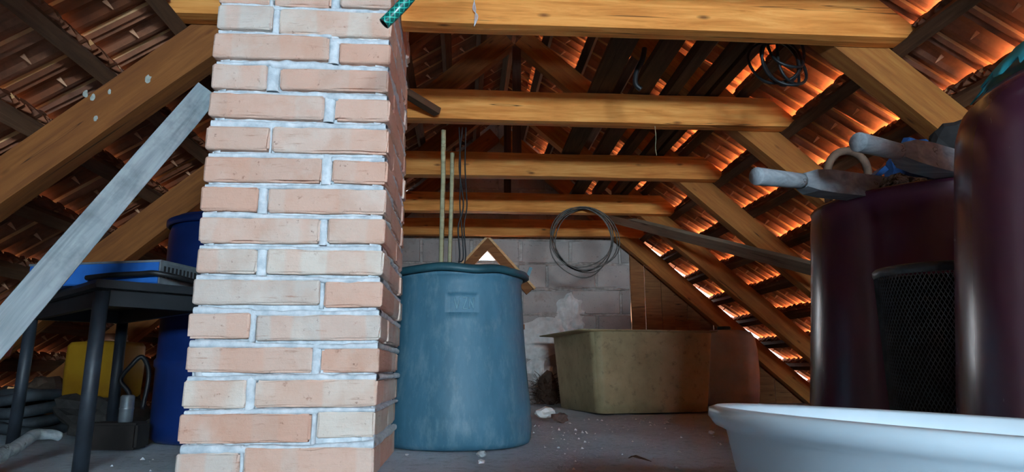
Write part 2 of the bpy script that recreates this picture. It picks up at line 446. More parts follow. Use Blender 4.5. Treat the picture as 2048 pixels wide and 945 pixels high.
# ------------------------------------------------------------------ roof: battens and tiles
GAUGE, U0, TW = .26, 1.41, .158
def make_tile():
    prof = [(0, .002), (.008, -.010), (.016, .002), (.022, .002), (.030, -.010), (.038, .002), (.046, .010), (.075, .012), (.094, .006), (.106, -.006), (.120, -.006), (.132, .006), (.140, .011), (.150, .012), (.157, .0150), (.162, .0145), (.168, .006)]
    us = [-.022, -.004, .05, .16, .255, .293]; th = .013; rise = .040
    v, f, fm = [], [], []
    P = len(prof)
    for su, u in enumerate(us):
        base = rise * (u + .01) / GAUGE
        for (y, h) in prof:
            hh = h * (1.0 if su < 5 else .75)
            v.append((u, y, base + hh + .010))
        for (y, h) in prof: v.append((u + (0 if su else 0), y, base + h * .8 + .010 + (th if su else th * 1.5)))
    n2 = 2 * P
    for s in range(len(us) - 1):
        for k in range(P - 1):
            a = s * n2 + k; f.append([a, a + 1, a + n2 + 1, a + n2]); fm.append(0); a = s * n2 + P + k; f.append([a, a + n2, a + n2 + 1, a + 1]); fm.append(2)
        a = s * n2; f.append([a, a + n2, a + n2 + P, a + P]); a = s * n2 + P - 1; f.append([a, a + P, a + n2 + P, a + n2]); fm += [2, 2]
    for k in range(P - 1):
        f.append([k, k + P, k + P + 1, k + 1]); a = (len(us) - 1) * n2 + k; f.append([a, a + 1, a + P + 1, a + P])
    fm += [0] * (len(f) - len(fm))
    def wedge(u, y, du, dy, z0, z1, mat):
        b = len(v); v.extend([(u, y, z0), (u + du, y, z0), (u + du, y + dy, z0), (u, y + dy, z0), (u + du * .15, y + dy * .4, z1), (u + du * .35, y + dy * .6, z1)])
        for q in ([0, 1, 4], [1, 2, 5, 4], [2, 3, 5], [3, 0, 4, 5]): f.append([b + i for i in q]); fm.append(mat)
    wedge(.12, .068, .013, .007, .036, .000, 1)              # wire nib
    for yy in (.050, .125): wedge(-.021, yy, .022, .022, .012, -.014, 0)   # hanging nibs
    me = bpy.data.meshes.new('roof_tile'); me.from_pydata(v, [], f); me.update(); me.materials.append(M_tile); me.materials.append(M_nib); me.materials.append(M_tile_top)
    me.polygons.foreach_set('material_index', fm)
    return me, v, f, fm
TILE, tv, tf, tfm = make_tile()
BAT_T = .038; TILE_OFF = .127 + BAT_T
def proj(p):
    d = p - CAM; z = d.dot(fw)
    if z < .2: return None
    return 1024 + FPX * d.dot(r2) / z, 472.5 - FPX * d.dot(u2) / z, z
for side, nm in ((1, 'right'), (-1, 'left')):
    rf = empty('ceiling_' + nm, (XR, 0, ZR)); struct(rf, 'underside of the %s roof slope, clay tiles on battens' % nm, 'roof')
    tiles = []
    k0 = -6
    for k in range(k0, 9):
        ub = U0 + GAUGE * k
        a = roof(ub + .018, Y_REAR - .1, .127 + BAT_T / 2, side); b = roof(ub + .018, Y_BACK + .16, .127 + BAT_T / 2, side)
        nrm = (roof(1, 0, 1, side) - roof(1, 0, 0, side))
        if side < 0 and .4 < (XR - a.x) and CH[0] - .04 < a.x < CH[1] + .04:
            beam('batten', a, (a.x, CH[2] - .05, a.z), .045, BAT_T, M_batten, rf, nrm, .002, seed=k, seg=14)
            beam('batten', (a.x, CH[3] + .05, a.z), b, .045, BAT_T, M_batten, rf, nrm, .002, seed=k + 50, seg=14)
        else: beam('batten', a, b, .045, BAT_T, M_batten, rf, nrm, .002, seed=k, seg=30)
        for c in range(52):
            y = Y_REAR - .1 + TW * c
            p = roof(ub, y, TILE_OFF, side); q = p + Vector((side * .1, .08, -.08))
            if side < 0 and CH[0] - .13 < p.x < CH[1] + .17 and CH[2] - .16 < y < CH[3] + .0: continue
            pr = proj(q); sc = -1
            if pr and -60 < pr[0] < 2110 and -60 < pr[1] < 960: sc = 1 / pr[2]
            tiles.append((sc, k, c, p))
    tiles.sort(key=lambda t: -t[0])
    dx = (roof(1, 0, 0, side) - roof(0, 0, 0, side)); nz = (roof(0, 0, 1, side) - roof(0, 0, 0, side)); ey = Vector((0, 1, 0))
    rest_v, rest_f, rest_m = [], [], []
    for i, (sc, k, c, p) in enumerate(tiles):
        rr = random.Random(k * 91 + c + side * 7)
        m = Matrix((dx, ey, nz)).transposed().to_4x4()
        m = m @ Matrix.Rotation(rr.uniform(-.012, .012), 4, 'Z') @ Matrix.Rotation(rr.uniform(-.012, .016), 4, 'Y')
        m.translation = p + nz * rr.uniform(0, .004) + dx * rr.uniform(-.006, .006)
        if i < 296 and sc > 0:
            o = bpy.data.objects.new('roof_tile', TILE); COL.objects.link(o); o.parent = rf
            o.matrix_local = Matrix.Translation(-rf.location) @ m
        else:
            b = len(rest_v); rest_v += [m @ Vector(q) for q in tv]; rest_f += [[b + j for j in q] for q in tf]; rest_m += tfm
    o = mesh_obj('roof_tile_field', [q - rf.location for q in rest_v], rest_f, M_tile, rf, mats=[M_tile, M_nib, M_tile_top], fm=rest_m); o['kind'] = 'stuff'
    if side < 0:      # sheet metal flashing round the chimney
        def fq(x0, x1, y0, y1):
            c8 = []
            for off in (.21, .216):
                for (x, y) in ((x0, y0), (x1, y0), (x1, y1), (x0, y1)): c8.append(Vector((x, y, under(x, off))) - rf.location)
            return mesh_obj('flashing', c8, [[3, 2, 1, 0], [4, 5, 6, 7], [0, 1, 5, 4], [1, 2, 6, 5], [2, 3, 7, 6], [3, 0, 4, 7]], M_flash, rf)
        a0, a1, b0, b1 = CH[0] - .30, CH[1] + .30, CH[2] - .24, CH[3] + .24
        fq(a0, CH[0] - .002, b0, b1); fq(CH[1] + .002, a1, b0, b1); fq(CH[0] - .002, CH[1] + .002, b0, CH[2] - .006); fq(CH[0] - .002, CH[1] + .002, CH[3] + .002, b1)
    # ridge capping
    if side > 0:
        v, f = [], []; n = 10
        for j in range(2):
            for i in range(n + 1):
                an = math.pi * i / n; v.append(Vector((.16 * math.cos(an), (Y_REAR - .1, Y_BACK + .2)[j], .13 * math.sin(an) + .13)))
        for i in range(n): f.append([i, i + 1, i + n + 2, i + n + 1])
        rc = mesh_obj('ridge_capping', v, f, M_tile, rf)

# ------------------------------------------------------------------ trusses
YB = [-1.37, -.55, .27, 1.09, 1.906, 2.713, 3.549, 4.402, 5.203]
BEHIND = ['just above the viewer', 'just behind the viewer', 'halfway to the rear window', 'closest to the rear window']
ORD = ['nearest', 'second', 'third', 'fourth', 'fifth and farthest']
for i, y in enumerate(YB):
    k = i - 4
    xl = XR - (ZR - 1.3) / T - .12; xr = 1.415
    cl = T
    if k == 0: spans = [(CH[1] + .004, xr, 'brightly lit collar beam crossing the top of the picture'), (-.93, CH[0] - .004, 'short collar beam stub left of the chimney')]
    elif k > 0: spans = [(xl, xr, '%s horizontal collar beam counted from the viewer' % ORD[k])]
    else: spans = [(xl, xr, 'collar beam %s' % BEHIND[-k - 1])]
    for (a, b, lab) in spans:
        o = beam('collar_beam', (a, y + .035, 1.3725), (b, y + .035, 1.3725), .07, .135, M_pine, seed=i, wob=.004, cut1=-1 / T if b == xr else 0)
        tag(o, lab, 'beam', 'collar beams')
    yr = y + .115
    for side in (1, -1):
        nrm = roof(0, 0, 1, side) - roof(0, 0, 0, side)
        nm = 'right' if side > 0 else 'left'
        pieces = [(.0, 3.42)]
        if side < 0 and k == 0: pieces = [(.0, .60), ((XR - CH[0] + .006) * LS, 3.42)]
        for pi, (ua, ubb) in enumerate(pieces):
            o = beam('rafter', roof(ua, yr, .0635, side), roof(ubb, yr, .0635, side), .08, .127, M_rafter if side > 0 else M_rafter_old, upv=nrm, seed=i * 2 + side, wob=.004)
            if k >= 0: lab = '%s rafter on the %s roof slope%s' % (ORD[k], nm, ', the piece above the chimney' if (len(pieces) > 1 and pi == 0) else ', with grey spots of lime' if (side < 0 and k == 0) else '')
            else: lab = 'rafter on the %s roof slope %s' % (nm, BEHIND[-k - 1])
            tag(o, lab, 'rafter', 'rafters of the %s slope' % nm)
    if k in (2, 3):
        o = beam('king_post', (.285, y + .10, 1.43), (.285, y + .10, 2.12), .05, .05, M_old, upv=(1, 0, 0), seed=i)
        tag(o, 'dark upright post above the %s collar beam' % ORD[k], 'post', 'king posts')

for side in (1, -1):
    nrm = roof(0, 0, 1, side) - roof(0, 0, 0, side)
    o = beam('lit_band_1' if side < 0 else 'lit_band_2', roof(.015, 5.305, .022, side), roof(1.9, 5.305, .022, side), .02, .032, M_edge_lit_band, upv=nrm, seed=side)  # added bands; pale colour stands in for light on the rafter undersides
    struct(o, 'pale lath added for the lit underside of the %s rafter of the farthest truss' % ('left' if side < 0 else 'right'), 'lath')
for s_, nm_ in ((1, 'right'), (-1, 'left')):
    o = box('wall_' + nm_, (XR + s_ * 2.50 - .015, Y_REAR, -.02), (XR + s_ * 2.50 + .015, Y_BACK, .10), M_board); struct(o, 'low board closing the %s eaves at floor level' % nm_, 'wall')
# grey lime spots on the near left rafter
near_left = [q for q in COL.objects if q.name.startswith('rafter') and 'lime' in q.get('label', '')][0]
M_lime = plain('lime_spatter', '#8f938a', '#b3b6ac', 30, .95)
for k, (x, z, sz) in enumerate([(-1.148, 1.060, .016), (-1.126, 1.050, .014), (-1.080, 1.072, .011), (-.972, 1.110, .018), (-1.110, .985, .012)]):
    q = stone('lime_spot', (0, 0, 0), (sz, .004, sz * 1.6), M_lime, k + 3.0, sub=2); q.rotation_euler = (0, 0, 0)
    q.parent = near_left; q.matrix_parent_inverse = near_left.matrix_world.inverted(); q.location = (x, 1.979, z)
# wind brace
o = beam('wind_brace', roof(1.05, 5.0, -.014, 1), roof(2.10, 3.27, -.014, 1), .11, .024, wood('grey_brown_plank', '#6d5a48', '#8b7661', '#a08b74', knots=False), upv=(T, 0, 1), seed=5)
tag(o, 'grey brown plank nailed slantwise under the right rafters', 'plank')

# ------------------------------------------------------------------ chimney
ROWS = [
 [(-.684,-.535,-.008,.058),(-.525,-.217,-.005,.068)],
 [(-.683,-.37,.08,.149),(-.358,-.217,.09,.154)],
 [(-.683,-.533,.161,.229),(-.509,-.214,.164,.23)],
 [(-.683,-.378,.247,.31),(-.356,-.212,.247,.307)],
 [(-.684,-.535,.329,.393),(-.52,-.211,.326,.389)],
 [(-.681,-.368,.414,.478),(-.356,-.21,.409,.473)],
 [(-.678,-.53,.493,.557),(-.504,-.209,.492,.556)],
 [(-.68,-.377,.573,.639),(-.356,-.21,.574,.639)],
 [(-.683,-.538,.655,.719),(-.514,-.21,.653,.72)],
 [(-.682,-.381,.734,.803),(-.354,-.209,.735,.798)],
 [(-.682,-.519,.819,.883),(-.513,-.209,.817,.888)],
 [(-.684,-.384,.91,.977),(-.354,-.208,.908,.969)],
 [(-.684,-.539,.992,1.062),(-.505,-.215,.993,1.055)],
 [(-.685,-.379,1.08,1.15),(-.351,-.21,1.074,1.132)],
 [(-.682,-.534,1.164,1.235),(-.516,-.213,1.153,1.229)],
 [(-.684,-.546,1.24,1.303),(-.534,-.38,1.237,1.311),(-.356,-.215,1.242,1.315)],
]
for j in range(8):
    z = 1.325 + .083 * j
    ROWS.append([(-.684, -.535, z, z + .067), (-.515, -.21, z, z + .067)] if j % 2 == 0 else [(-.684, -.378, z, z + .067), (-.356, -.21, z, z + .067)])
chim = empty('chimney', ((CH[0] + CH[1]) / 2, CH[2], 0)); tag(chim, 'tall unplastered chimney of salmon bricks with thick pale mortar', 'chimney')
CO = chim.location
def chim_brick(x0, x1, y0, y1, z0, z1, seed):
    rr = random.Random(seed); s = Vector((x1 - x0, y1 - y0, z1 - z0)); c = Vector(((x0 + x1) / 2, (y0 + y1) / 2, (z0 + z1) / 2))
    tw = rr.uniform(-.012, .012)
    def fn(p):
        q = p.copy()
        on = sum(1 for a in range(3) if abs(abs(p[a]) - s[a] / 2) < 1e-6)
        w = p + Vector((seed * .37, seed * .71, 0))
        if on >= 2:
            e = .0025 + .008 * max(0, noise.noise(w * 18)) + .022 * max(0, noise.noise(w * 8) - .22)
            for a in range(3):
                if abs(abs(p[a]) - s[a] / 2) < 1e-6: q[a] -= math.copysign(e * (1.2 if on == 3 else .8), p[a])
        q += noise.noise_vector(w * 11) * .0022 + noise.noise_vector(w * 40) * .0008
        q.z += tw * q.x
        return q
    def snap(n): return n
    nxx = max(4, int(s.x / .022)); nyy = max(4, int(s.y / .03))
    # uneven subdivision: a thin outer ring makes the worn arris
    v, f = box_grid(s.x, s.y, s.z, nxx, nyy, 4, None)
    def ring(p):
        q = p.copy()
        for a, n in ((0, nxx), (1, nyy), (2, 4)):
            st = s[a] / n; h = s[a] / 2
            if abs(abs(q[a]) - (h - st)) < 1e-6: q[a] = math.copysign(h - .006, q[a])
        return q
    v = [fn(ring(p)) for p in v]
    o = mesh_obj('brick', v, f, M_brick, chim, c - CO); return o
bs = 0
for ri, row in enumerate(ROWS):
    for bi_, (x0, x1, z0, z1) in enumerate(row):
        left, right = bi_ == 0, bi_ == len(row) - 1
        header = (x1 - x0) < .2
        dep = .30 if header else .145
        y0 = CH[2] + R.uniform(-.004, .004)
        chim_brick(x0, x1, y0, y0 + dep, z0, z1, bs); bs += 1
        if right or left:
            y = y0 + dep + .014; first = True
            while y < CH[3] - .03:
                ln = min((.145 if header else .30) if first else .30, CH[3] - y)
                if ln > .03:
                    if right: chim_brick(x1 - .145, x1 + R.uniform(-.004, .004) - .002, y, y + ln, z0, z1, bs)
                    else: chim_brick(x0, x0 + .145, y, y + ln, z0, z1, bs)
                    bs += 1
                y += ln + .014; first = False
# mortar: a body, and a rough skin squeezed out between the bricks on the two seen faces
box('mortar_core', (CH[0] + .02 - CO.x, .024, -.03), (CH[1] - .02 - CO.x, CH[3] - CH[2] - .01, 2.0), M_mortar, chim)
def joint_depth(x, z):
    """how proud the mortar stands at this spot of the front: 0 flush, positive towards the viewer"""
    n1 = noise.noise(Vector((x * 14, z * 26, 1.5))); n2 = noise.noise(Vector((x * 60, z * 60, 4.2))); n3 = noise.noise(Vector((x * 5, z * 9, 9)))
    return -.020 + .006 * n1 + .004 * n2 + .004 * n3
nx, nz = 120, 420; v, f = [], []
for j in range(nz + 1):
    for i in range(nx + 1):
        x = CH[0] + .010 + (CH[1] - CH[0] - .020) * i / nx; z = -.03 + 1.70 * j / nz
        v.append(Vector((x - CO.x, -min(joint_depth(x, z), .004) + (.02 if i in (0, nx) else 0), z)))
for j in range(nz):
    for i in range(nx): a = j * (nx + 1) + i; f.append([a, a + 1, a + nx + 2, a + nx + 1])
mesh_obj('mortar_joints', v, f, M_mortar, chim, smooth=True)
for side in (-1, 1):
    v, f = [], []; ny = 90; nz2 = 280
    for j in range(nz2 + 1):
        for i in range(ny + 1):
            y = .012 + (CH[3] - CH[2] - .024) * i / ny; z = -.03 + 1.70 * j / nz2
            xx = (CH[1] if side > 0 else CH[0]) - CO.x + side * min(joint_depth(y + 3, z + side), .004) + (-side * .02 if i in (0, ny) else 0)
            v.append(Vector((xx, y, z)))
    for j in range(nz2):
        for i in range(ny):
            a = j * (ny + 1) + i; q = [a, a + 1, a + ny + 2, a + ny + 1]; f.append(q if side > 0 else q[::-1])
    mesh_obj('mortar_joints', v, f, M_mortar, chim, smooth=True)
# ribbons of mortar squeezed out of the bed joints and head joints
def ribbon(name, pts, widths, outs, axis, nc=6):
    """pts along the joint on the front plane, widths across it; bulges towards -y (front) or +x (side)"""
    v, f = [], []
    for (x, y, z), w, out in zip(pts, widths, outs):
        for c in range(nc + 1):
            an = math.pi * c / nc; off = w * (1 - math.cos(an)) / 2; bul = math.sin(an) ** .5 * out
            if axis == 'bed': v.append(Vector((x - CO.x, .016 - bul, z + off)))
            elif axis == 'head': v.append(Vector((x - CO.x + off, .016 - bul, z)))
            else: v.append(Vector((CH[1] - CO.x - .016 + bul, y - CO.y, z + off)))
    for i in range(len(pts) - 1):
        for c in range(nc): a = i * (nc + 1) + c; f.append([a, a + nc + 1, a + nc + 2, a + 1])
    return mesh_obj(name, v, f, M_mortar, chim, smooth=True)
for ri in range(len(ROWS) - 5):
    row, nxt = ROWS[ri], ROWS[ri + 1]
    def top_at(x):
        b = min(row, key=lambda q: max(q[0] - x, x - q[1], 0)); return b[3]
    def bot_at(x):
        b = min(nxt, key=lambda q: max(q[0] - x, x - q[1], 0)); return b[2]
    P, Wd, O = [], [], []; n = 90
    for i in range(n + 1):
        x = CH[0] + .010 + (CH[1] - CH[0] - .018) * i / n
        g1 = noise.noise(Vector((x * 8, ri * 3.3, 0))); g2 = noise.noise(Vector((x * 38, ri * 5.1, 2))); g3 = noise.noise(Vector((x * 4.1, ri * 7.7, 5)))
        zt = min(top_at(x - .008), top_at(x + .008)); h = max(bot_at(x) - zt, .010)
        P.append((x, 0, zt - .004)); Wd.append(h * (.66 + .5 * g3 + .16 * g2) + .004 if ri < 15 else h); O.append(max(.006, .014 + .007 * g1 + .004 * g2 + .004 * g3))
    ribbon('mortar_bed', P, Wd, O, 'bed')
    for a, b in zip(row[:-1], row[1:]):
        P, Wd, O = [], [], []; n = 16; z0, z1 = min(a[2], b[2]) - .004, max(a[3], b[3]) + .006
        for i in range(n + 1):
            z = z0 + (z1 - z0) * i / n; g1 = noise.noise(Vector((a[1] * 50, z * 22, ri))); g2 = noise.noise(Vector((z * 60, ri * 2.2, 8)))
            w = (b[0] - a[1]) * (1.02 + .18 * g2); P.append((a[1] - .002, 0, z)); Wd.append(w); O.append(max(.003, .012 + .008 * g1 + .004 * g2))
        ribbon('mortar_head', P, Wd, O, 'head')
    P, Wd, O = [], [], []; n = 60
    for i in range(n + 1):
        y = CH[2] + .008 + (CH[3] - CH[2] - .016) * i / n; g1 = noise.noise(Vector((y * 9, ri * 4.3, 3))); g2 = noise.noise(Vector((y * 40, ri * 5.1, 7)))
        zt = row[-1][3]; h = max(nxt[-1][2] - zt, .01); P.append((0, y, zt - .003)); Wd.append(h * (.85 + .3 * g1)); O.append(max(.004, .014 + .007 * g1 + .004 * g2))
    ribbon('mortar_bed', P, Wd, O, 'side')

# ------------------------------------------------------------------ green-blue barrel with a lid
def barrel_mat():
    g = N('blue_green_plastic', .55, spec=.35)
    v = g.mapping((1, 1, .35), rand=False); a = g.noise(v, 5, 6, .7); b = g.noise(v, 26, 5, .75)
    c = g.ramp(a, [(.3, '#315a6b'), (.55, '#416c80'), (.75, '#527c8e')])
    c = g.mix(c, '#7a939b', g.ramp(b, [(.5, 0.0), (.75, .5)])); g.col(c)
    g.rough(g.ramp(a, [(.3, .42), (.7, .62)])); g.bump(b, .08, .003); return g.m
M_bar = barrel_mat(); M_lid = plain('dark_teal_plastic', '#173c46', '#2a5660', 9, .5, .4, .1)
BX, BY = -.022, 2.455
br = empty('barrel', (BX, BY, 0)); tag(br, 'large blue-green plastic barrel with a lid beside the chimney', 'barrel')
prof = [(.236, .0), (.252, .006), (.259, .02), (.2625, .06), (.262, .085), (.2595, .095), (.2605, .105), (.259, .13)]
for k in range(1, 19): z = .13 + .43 * k / 18; prof.append((.259 - .032 * (z - .13) / .43 - .004 * math.sin((z - .13) / .43 * math.pi), z))
prof += [(.231, .565), (.233, .572), (.233, .58), (.222, .582)]
# stamped panel: push the wall in over a small window
def stamp(p):
    a = math.atan2(p.y, p.x); a0 = -math.pi / 2 + .055
    if abs(a - a0) < .215 and .440 < p.z < .502:
        k = (math.hypot(p.x, p.y) - .005) / math.hypot(p.x, p.y); return Vector((p.x * k, p.y * k, p.z))
    q = p.copy(); k = 1 + .006 * noise.noise(Vector((p.x * 4, p.y * 4, p.z * 3))); q.x *= k; q.y *= k; return q
pr2 = []
for i, (r, z) in enumerate(prof):
    pr2.append((r, z))
    if i + 1 < len(prof):
        for zz in (.4395, .4405, .5015, .5025):
            if z < zz < prof[i + 1][1]:
                t = (zz - z) / (prof[i + 1][1] - z); pr2.append((r + (prof[i + 1][0] - r) * t, zz))
lathe('barrel_body', pr2, M_bar, parent=br, seg=220, fn=stamp)
# raised strokes of the maker's letters on the panel
M_letter = plain('worn_raised_letter', '#5d8797', '#6f97a5', 12, .5, .4, .05)
def barrel_r(z): return .259 - .032 * (z - .13) / .43 - .004 * math.sin((z - .13) / .43 * math.pi)
def on_barrel(da, z, out): a = -math.pi / 2 + .055 + da; r = barrel_r(z) - .0045 + out; return Vector((r * math.cos(a), r * math.sin(a), z))
def stroke(pts, name='letter'):
    P = []
    for i in range(len(pts) - 1):
        for k in range(5): t = k / 5; P.append(on_barrel(pts[i][0] + (pts[i + 1][0] - pts[i][0]) * t, pts[i][1] + (pts[i + 1][1] - pts[i][1]) * t, .001))
    P.append(on_barrel(*pts[-1], .001))
    vv, ff = tube_data(P, .0026, 6); mesh_obj('letter', vv, ff, M_letter, br, smooth=True)
stroke([(-.115, .490), (-.075, .450), (-.035, .490)])
stroke([(.01, .490), (.072, .490), (.01, .452), (.072, .452)])
stroke([(.105, .452), (.105, .490), (.165, .452), (.165, .490)])
lid_p = [(.0, .615), (.18, .612), (.225, .606), (.25, .598), (.256, .590), (.256, .578), (.248, .574), (.236, .576), (.232, .584), (.0, .584)]
def lidfn(p):
    a = math.atan2(p.y, p.x); q = p.copy(); q.z += .006 * noise.noise(Vector((math.cos(a) * 2, math.sin(a) * 2, 0))) * (math.hypot(p.x, p.y) / .25)
    return q
lathe('lid', lid_p, M_lid, parent=br, seg=96, fn=lidfn, cap_bottom=False)
tab = beam('lid_hook', (BX + .246, BY - .02, .58), (BX + .262, BY - .02, .622), .03, .012, M_lid, br, (1, 0, 0), 0)

# ------------------------------------------------------------------ sticks, cables behind the barrel
for k, (a, b, r) in enumerate([((-.108, 2.82, .0), (-.098, 2.66, 1.235), .010), ((-.065, 2.84, .0), (-.062, 2.74, 1.16), .009)]):
    a, b = Vector(a), Vector(b)
    P = [a.lerp(b, t / 12) + noise.noise_vector(Vector((t * .5, k * 3, 0))) * .006 for t in range(13)]
    o = tube('stick', P, r, M_bamboo); tag(o, ['taller pale wooden stick standing behind the barrel', 'shorter darker wooden stick standing behind the barrel'][k], 'stick', 'sticks behind the barrel')
M_black = plain('black_rubber', '#101113', '#1d1e20', 20, .5, .4, .1)
for k, (x0, x1, z1, rr) in enumerate([(-.02, -.045, .62, .0035), (-.005, -.02, .66, .003), (-.035, -.03, .70, .003)]):
    P = spline([(x0, 2.80, 1.30), (x0 - .012 + .01 * k, 2.80, 1.12), (x0 + .008, 2.80, .95), (x1 + .012, 2.80, .85), (x1 + .02, 2.80, .72), (x1, 2.79, z1)], 8)
    o = tube('cable', P, rr, M_black, sides=6); tag(o, ['longest black cable hanging behind the barrel, right of the sticks', 'middle black cable hanging behind the barrel', 'shortest black cable hanging beside the sticks'][k], 'cable', 'hanging black cables')

# ------------------------------------------------------------------ beige fibreglass tub
def tub_mat():
    g = N('beige_fibreglass', .6, spec=.3); v = g.mapping((1, 1, 1), rand=False); a = g.noise(v, 3.5, 6, .65); b = g.noise(v, 22, 5, .75)
    c = g.ramp(a, [(.3, '#9a8a66'), (.55, '#b5a47d'), (.75, '#c3b38f')]); c = g.mix(c, '#5b5342', g.ramp(b, [(.55, 0.0), (.7, .6)]))
    g.col(c); g.bump(b, .15, .004); return g.m
M_tub = tub_mat()
def rrect(x0, x1, y0, y1, r, n=6):
    out = []
    for cx, cy, a0 in ((x1 - r, y0 + r, -90), (x1 - r, y1 - r, 0), (x0 + r, y1 - r, 90), (x0 + r, y0 + r, 180)):
        for k in range(n + 1): a = rad(a0 + 90 * k / n); out.append((cx + r * math.cos(a), cy + r * math.sin(a)))
    return out
def loft(name, rings, mat, parent=None, loc=None, cap0=True, cap1=False, smooth=True, fn=None):
    v, f = [], []; n = len(rings[0][0])
    for (ring, z) in rings: v += [Vector((p[0], p[1], z)) if not fn else fn(Vector((p[0], p[1], z))) for p in ring]
    for i in range(len(rings) - 1):
        for k in range(n): k2 = (k + 1) % n; f.append([i * n + k, i * n + k2, (i + 1) * n + k2, (i + 1) * n + k])
    if cap0: f.append(list(range(n))[::-1])
    if cap1: f.append([(len(rings) - 1) * n + k for k in range(n)])
    return mesh_obj(name, v, f, mat, parent, loc, smooth=smooth)
tb = empty('tub', (1.07, 4.385, 0), rad(11)); tag(tb, 'big rectangular beige fibreglass tub standing before the gable wall', 'tub')
rg = []
for k in range(8):
    t = k / 7; z = .004 + .47 * t; i = .035 * (1 - t)
    rg.append((rrect(-.41 + i + .02, .41 - i, -.38 + i, .40 - i, .055), z))
rg.insert(0, (rrect(-.33, .35, -.31, .33, .05), .0))
rg += [(rrect(-.41, .41, -.38, .40, .055), .478), (rrect(-.475, .435, -.40, .46, .05), .484), (rrect(-.48, .44, -.405, .465, .05), .490), (rrect(-.40, .40, -.37, .39, .05), .488)]
for k in range(6): t = 1 - k / 5; i = .035 * (1 - t) + .012; rg.append((rrect(-.41 + i, .41 - i, -.38 + i, .40 - i, .05), .012 + .465 * t))
loft('tub_shell', rg, M_tub, tb, cap1=True)
# things around the tub
dr = empty('pale_drum', (1.955, 4.98, 0)); tag(dr, 'pale round plastic drum behind the right end of the tub', 'drum')
lathe('drum_body', [(.19, 0), (.215, .02), (.225, .1), (.232, .25), (.228, .40), (.215, .49), (.19, .53), (.12, .545), (.0, .548)], plain('grey_beige_plastic', '#b5aba0', '#d2c9be', 4, .5, .4, .1), parent=dr, seg=48)
lathe('cap', [(.05, .545), (.05, .57), (.045, .575), (.0, .575)], M_lid, parent=dr, seg=24)
o = box('red_box', (.90, 5.05, .0), (.98, 5.13, .53), plain('faded_red', '#7a3434', '#96494a', 8), bev=.006); tag(o, 'slim faded red box rising behind the tub', 'box')
# dark brushwood bundle
bz = empty('twig_bundle', (.62, 5.1, 0)); tag(bz, 'dark shaggy bundle of twigs between barrel and tub', 'bundle')
vv, ff = [], []
for k in range(260):
    a = R.uniform(0, 6.28); h = R.uniform(.02, .26); p0 = Vector((R.gauss(0, .05), R.gauss(0, .05), R.uniform(0, .18))); d = Vector((math.cos(a), math.sin(a), R.uniform(-.3, .9))).normalized() * R.uniform(.05, .12)
    a_, b_ = tube_data([p0, p0 + d * .5 + Vector((0, 0, .01)), p0 + d], .002, 3, False); n0 = len(vv); vv += [Vector((q.x, q.y, max(q.z, .004))) for q in a_]; ff += [[n0 + i for i in q] for q in b_]
o = mesh_obj('twigs', vv, ff, M_old, bz); o['kind'] = 'stuff'
stone('twig_core', (0, 0, 0), (.16, .15, .24), M_old, 3.2).parent = bz

# ------------------------------------------------------------------ wire coil on the beams
M_wire = plain('grey_wire', '#4f4b46', '#77716a', 20, .5, .4, .05, .5)
cl = empty('wire_coil', (.78, 4.36, 1.30)); tag(cl, 'loose coil of grey wire hanging from the fourth collar beam', 'wire coil')
for k in range(7):
    rx, rz = R.uniform(.19, .225), R.uniform(.20, .235); cx = R.uniform(-.02, .02); ph = R.uniform(0, 6); P = []
    for i in range(41):
        a = 2 * math.pi * i / 40
        P.append(Vector((cl.location.x + cx + rx * math.sin(a) * (1 + .06 * math.sin(2 * a + ph)), cl.location.y - .012 * k + .015 * math.sin(a + ph), cl.location.z + .02 - rz + rz * math.cos(a) * (1 + .03 * math.sin(3 * a + ph)))))
    tube('wire_loop', P, .0036, M_wire, cl, 6, False)

# ------------------------------------------------------------------ poles and cables stored on the collar beams
for k, (x, w, h, y0, y1, lab) in enumerate([(.575, .10, .022, 1.95, 3.9, 'dark board with a pale edge lying on the collar beams, leftmost of the stored timber'), (.755, .085, .03, 1.92, 4.6, 'dark brown board lying on the collar beams, second of the stored timber'),
        (.895, .05, .05, 1.93, 4.5, 'thin dark pole lying on the collar beams, third of the stored timber'), (1.02, .045, .045, 1.93, 4.45, 'thin dark pole lying on the collar beams, fourth of the stored timber'), (1.085, .045, .045, 1.93, 4.5, 'rightmost dark pole of the timber stored on the collar beams')]):
    o = beam('stored_board' if k < 2 else 'stored_pole', (x, y0, 1.442 + h / 2), (x + .01, y1, 1.442 + h / 2), w, h, M_old, seed=k + 20, wob=.004); tag(o, lab, 'board' if k < 2 else 'pole', 'timber stored on the collar beams')
cb = empty('black_cable_coil', (1.09, 2.10, 1.44)); tag(cb, 'tangled black cable coil hanging behind the nearest collar beam', 'cable coil')
for k in range(5):
    rx, rz = R.uniform(.055, .085), R.uniform(.07, .105); ph = R.uniform(0, 6); ox = R.uniform(-.03, .03); P = []
    for i in range(33):
        a = 2 * math.pi * i / 32; P.append(Vector((1.115 + ox + rx * math.sin(a) * (1 + .15 * math.sin(2 * a + ph)), 2.12 + .05 * math.sin(a + ph) + .01 * k, 1.43 - rz + rz * math.cos(a))))
    tube('cable_loop', P, .0055, M_black, cb, 6, False)
o = tube('black_strap', spline([(.665, 2.3, 1.445), (.655, 2.3, 1.40), (.63, 2.3, 1.345), (.625, 2.3, 1.30), (.645, 2.3, 1.278)], 8), .010, M_black); tag(o, 'short black strap dangling left of the stored boards', 'strap')
o = tube('string', spline([(.82, 2.73, 1.30), (.822, 2.73, 1.25), (.818, 2.73, 1.20), (.822, 2.73, 1.165)], 5), .0016, M_bamboo, sides=5); tag(o, 'thin string dangling from the second collar beam', 'string')
o = beam('wood_stub', (-.34, 2.50, 1.385), (-.125, 2.675, 1.318), .04, .03, M_batten, seed=3); tag(o, 'short brown wood stub poking out beside the chimney', 'stub')
